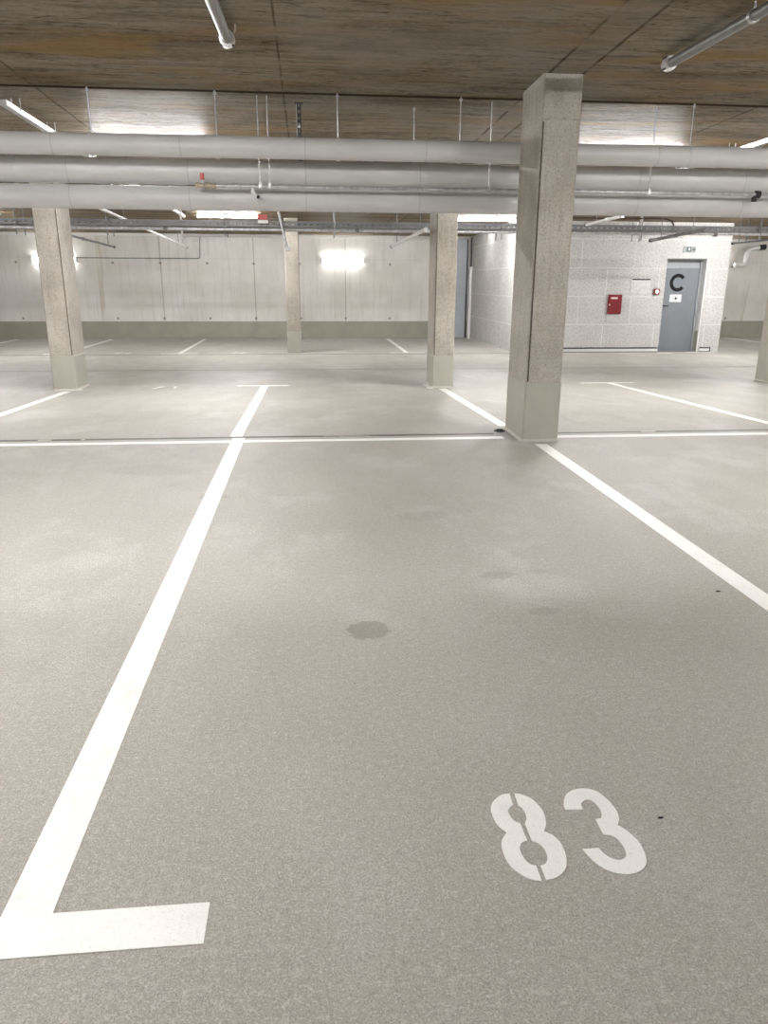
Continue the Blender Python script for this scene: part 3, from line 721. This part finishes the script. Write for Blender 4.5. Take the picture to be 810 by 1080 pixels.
# side pipes that run back towards the far wall
def run(pts, r, mat, label, coup=(), hang=()):
    p0 = Vector(pts[0]); t = root('sprinkler_pipe', label, 'pipe', p0)
    P = [Vector(p) - p0 for p in pts]
    obj('pipe_run', tube(P, r, 12), mat, t, smooth=40)
    for k in coup:
        a, c = P[0], P[-1]; q = a.lerp(c, k); d = (c - a).normalized()
        obj('coupling', tube([q - d * .03, q + d * .03], r + .008, 12), mat, t, smooth=40)
    for k in hang:
        q = P[0].lerp(P[-1], k); w = q + p0
        obj('hanger_rod', tube([q, (q.x, q.y, zc(w.y) - p0.z + .003)], .007, 8), 'steel', t, smooth=40)
    e = P[-1]; d = (P[-1] - P[-2]).normalized()
    obj('end_cap', tube([e - d * .02, e + d * .03], r + .006, 12), 'darksteel', t, smooth=40, label='dark end cap')
    return t
run([(-3.0, 11.9, 2.295), (-3.0, 20.2, 2.08)], .024, 'offwhite', 'pale thin pipe sloping back past the cable tray right of the left column', (.3, .62), (.2, .55, .85))
run([(1.55, 10.35, 1.94), (1.55, 14.6, 1.905)], .026, 'offwhite', 'short white pipe pointing towards the far wall left of the middle column', (.25,), (.12, .8))
run([(4.3, 10.6, 2.155), (4.3, 12.0, 2.135)], .024, 'offwhite', 'short white pipe just under the lowest big pipe right of the nearest column', (.4,), (.15, .7))
run([(5.5, 10.6, 1.99), (5.5, 12.3, 1.935)], .024, 'steel', 'dark pipe above the stairwell door dipping under the cable tray', (.5,), (.2, .8))
run([(7.0, 11.4, 1.918), (7.0, 12.5, 1.911)], .014, 'steel', 'thin dark pipe beyond the stairwell corner', (), (.3, .85))
run([(-3.9, 12.2, 2.02), (-3.9, 16.5, 1.93)], .020, 'steel', 'dark thin pipe passing behind the left column', (.5,), (.3, .9))

# white drain pipe by the right end of the far wall
t = root('drain_pipe', 'white drain pipe with a bend and a dark clamp, right of the stairwell', 'pipe', (12.5, 21.4, 1.8))
pts = [(3.2, 0, .60), (.75, 0, .50), (.15, 0, .44), (.02, 0, .40), (-.05, 0, .30), (-.07, 0, .08), (-.10, 0, .01), (-.18, 0, -.01), (-.38, 0, -.02)]
obj('pipe_run', tube(pts, .062, 16), 'white', t, smooth=True)
obj('pipe_collar', tube([(-.052, 0, .25), (-.062, 0, .16)], .072, 16), 'white', t, smooth=40)
obj('pipe_clamp', tube([(.28, 0, .456), (.46, 0, .474)], .075, 16), 'darksteel', t, smooth=40, label='dark clamp around the pipe')
obj('wall_bracket', box(.33, .41, .05, .398, .44, .48, .004), 'darksteel', t)
t = root('wall_conduit', 'thin grey conduit on the far wall running right from the left column and turning up', 'conduit', (-2.9, Y1 - .024, 1.86))
obj('conduit_run', tube([(-3.3, 0, 0), (-.06, 0, 0), (-.02, 0, .015), (0, 0, .06), (.02, 0, .55)], .011, 8), 'steel', t, smooth=40)
for k in (-3.0, -2.0, -1.0): obj('conduit_clip', box(k - .02, k + .02, -.012, .0235, -.014, .014, .003), 'steel', t)
# white downpipe in the stairwell corner
t = root('downpipe', 'white downpipe in the corner between the far wall and the stairwell side', 'pipe', (4.475, 21.35, -.245))
obj('pipe_run', tube([(0, 0, 0), (0, 0, 1.9)], .042, 16), 'white', t, smooth=40)
obj('pipe_socket', tube([(0, 0, 1.86), (0, 0, 1.93)], .05, 16), 'white', t, smooth=40)
obj('upper_cable', tube([(0, .02, 1.9), (0, .02, 2.68), (.02, .02, 2.70)], .016, 10), 'darksteel', t, smooth=40, label='dark cable rising above the white pipe')

# ------------------------------------------------------------------ things on the stairwell front
t = root('hydrant_cabinet', 'dark red fire hose cabinet with a white label, left of the stairwell door', 'cabinet', (6.885, BY, .43))
obj('cabinet_body', box(-.155, .155, -.05, 0, .177, .60, .005), 'red', t)
dr_ = obj('cabinet_door', box(-.145, .12, -.062, -.05, .187, .59, .004), 'red', t)
obj('label_plate', box(-.11, .045, -.065, -.062, .505, .54), plain('pink white label', (.72, .55, .53), .5), dr_, label='pale label plate')
obj('latch', box(-.145, -.12, -.07, -.062, .36, .395, .003), 'offwhite', dr_, label='pale latch')
obj('lower_panel', box(-.155, .155, -.02, 0, 0, .175, .003), 'lowbox', t, label='pale grey panel below the red door')
t = root('plan_board', 'framed white evacuation plan with a black top edge, right of the red cabinet', 'notice', (7.46, BY, 1.064))
obj('board', box(-.225, .225, -.012, 0, 0, .286, .002), plain('off white paper', (.60, .595, .58), .6), t)
obj('top_edge', box(-.20, .215, -.02, 0, .278, .302, .002), 'black', t, label='black top edge')
for x0, x1, z0, z1 in ((-.16, -.02, .05, .054), (-.16, -.156, .05, .22), (-.02, -.016, .05, .15), (-.16, .12, .218, .222), (.118, .122, .1, .222), (.02, .12, .098, .102), (.06, .064, .1, .18), (-.1, -.096, .12, .2)):
    obj('plan_stroke', box(x0, x1, -.0135, -.012, z0, z1), 'paleink', t, label='faint printed plan line')
t = root('fire_alarm', 'small square red fire alarm button with a white centre beside the door', 'alarm', (7.842, BY, 1.095))
obj('alarm_box', box(-.068, .068, -.05, 0, -.062, .062, .006), plain('dark red plastic', (.17, .028, .022), .4), t)
obj('alarm_button', tube([(0, -.05, 0), (0, -.058, 0)], .033, 20), emit('small alarm glow', (1, .95, .9), .35), t, smooth=40, label='white round button')
t = root('exit_sign', 'small grey and white exit sign on the wall over the stairwell door', 'sign', (8.517, BY, 2.0))
obj('sign_panel', box(-.15, .15, -.02, 0, -.062, .064, .003), 'signgrey', t)
obj('pictogram_field', box(-.075, .03, -.0215, -.02, -.045, .05), 'signink', t, label='dark field with the running figure')
poly = [(-.035, -.02), (.0, -.02), (.005, .02), (-.01, .034), (-.03, .03), (-.04, .01)]
obj('doorway_mark', prism(poly, lambda u, v, k: (u, -.0215 - k, v), .0012), 'sign', t, label='white doorway mark')
poly = [(.055, -.012), (.105, -.012), (.10, -.03), (.135, .002), (.115, .036), (.108, .014), (.055, .014)]
obj('arrow', prism(poly, lambda u, v, k: (u, -.02 - k, v), .0015), 'signink', t, label='dark arrow')
obj('white_edge', box(.137, .15, -.0215, -.02, -.062, .064), 'sign', t)

# ------------------------------------------------------------------ camera, light level
f = 788.94
r_ = Vector((0.9953455786873069, -0.09627123154913052, 0.004362220036177328))
u_ = Vector((0.02416529811557246, 0.29315154650775016, 0.9557605396474056))
d_ = Vector((0.0932910357677298, 0.9512066130742196, -0.29411351871217356))
cam = bpy.data.cameras.new('camera'); co = bpy.data.objects.new('camera', cam); COL.objects.link(co)
co.matrix_world = Matrix(((r_.x, u_.x, -d_.x, 0), (r_.y, u_.y, -d_.y, 0), (r_.z, u_.z, -d_.z, 1.28), (0, 0, 0, 1)))
cam.sensor_fit = 'VERTICAL'; cam.sensor_height = 36; cam.lens = 36 * f / 1080; cam.clip_start = .02
S.camera = co
w = bpy.data.worlds.new('world'); S.world = w; w.use_nodes = True
w.node_tree.nodes['Background'].inputs[0].default_value = (.5, .5, .5, 1); w.node_tree.nodes['Background'].inputs[1].default_value = .02
S.view_settings.view_transform = 'Standard'; S.view_settings.look = 'None'
S.view_settings.gamma = 1; S.view_settings.use_curve_mapping = False
S.view_settings.exposure = 3.75
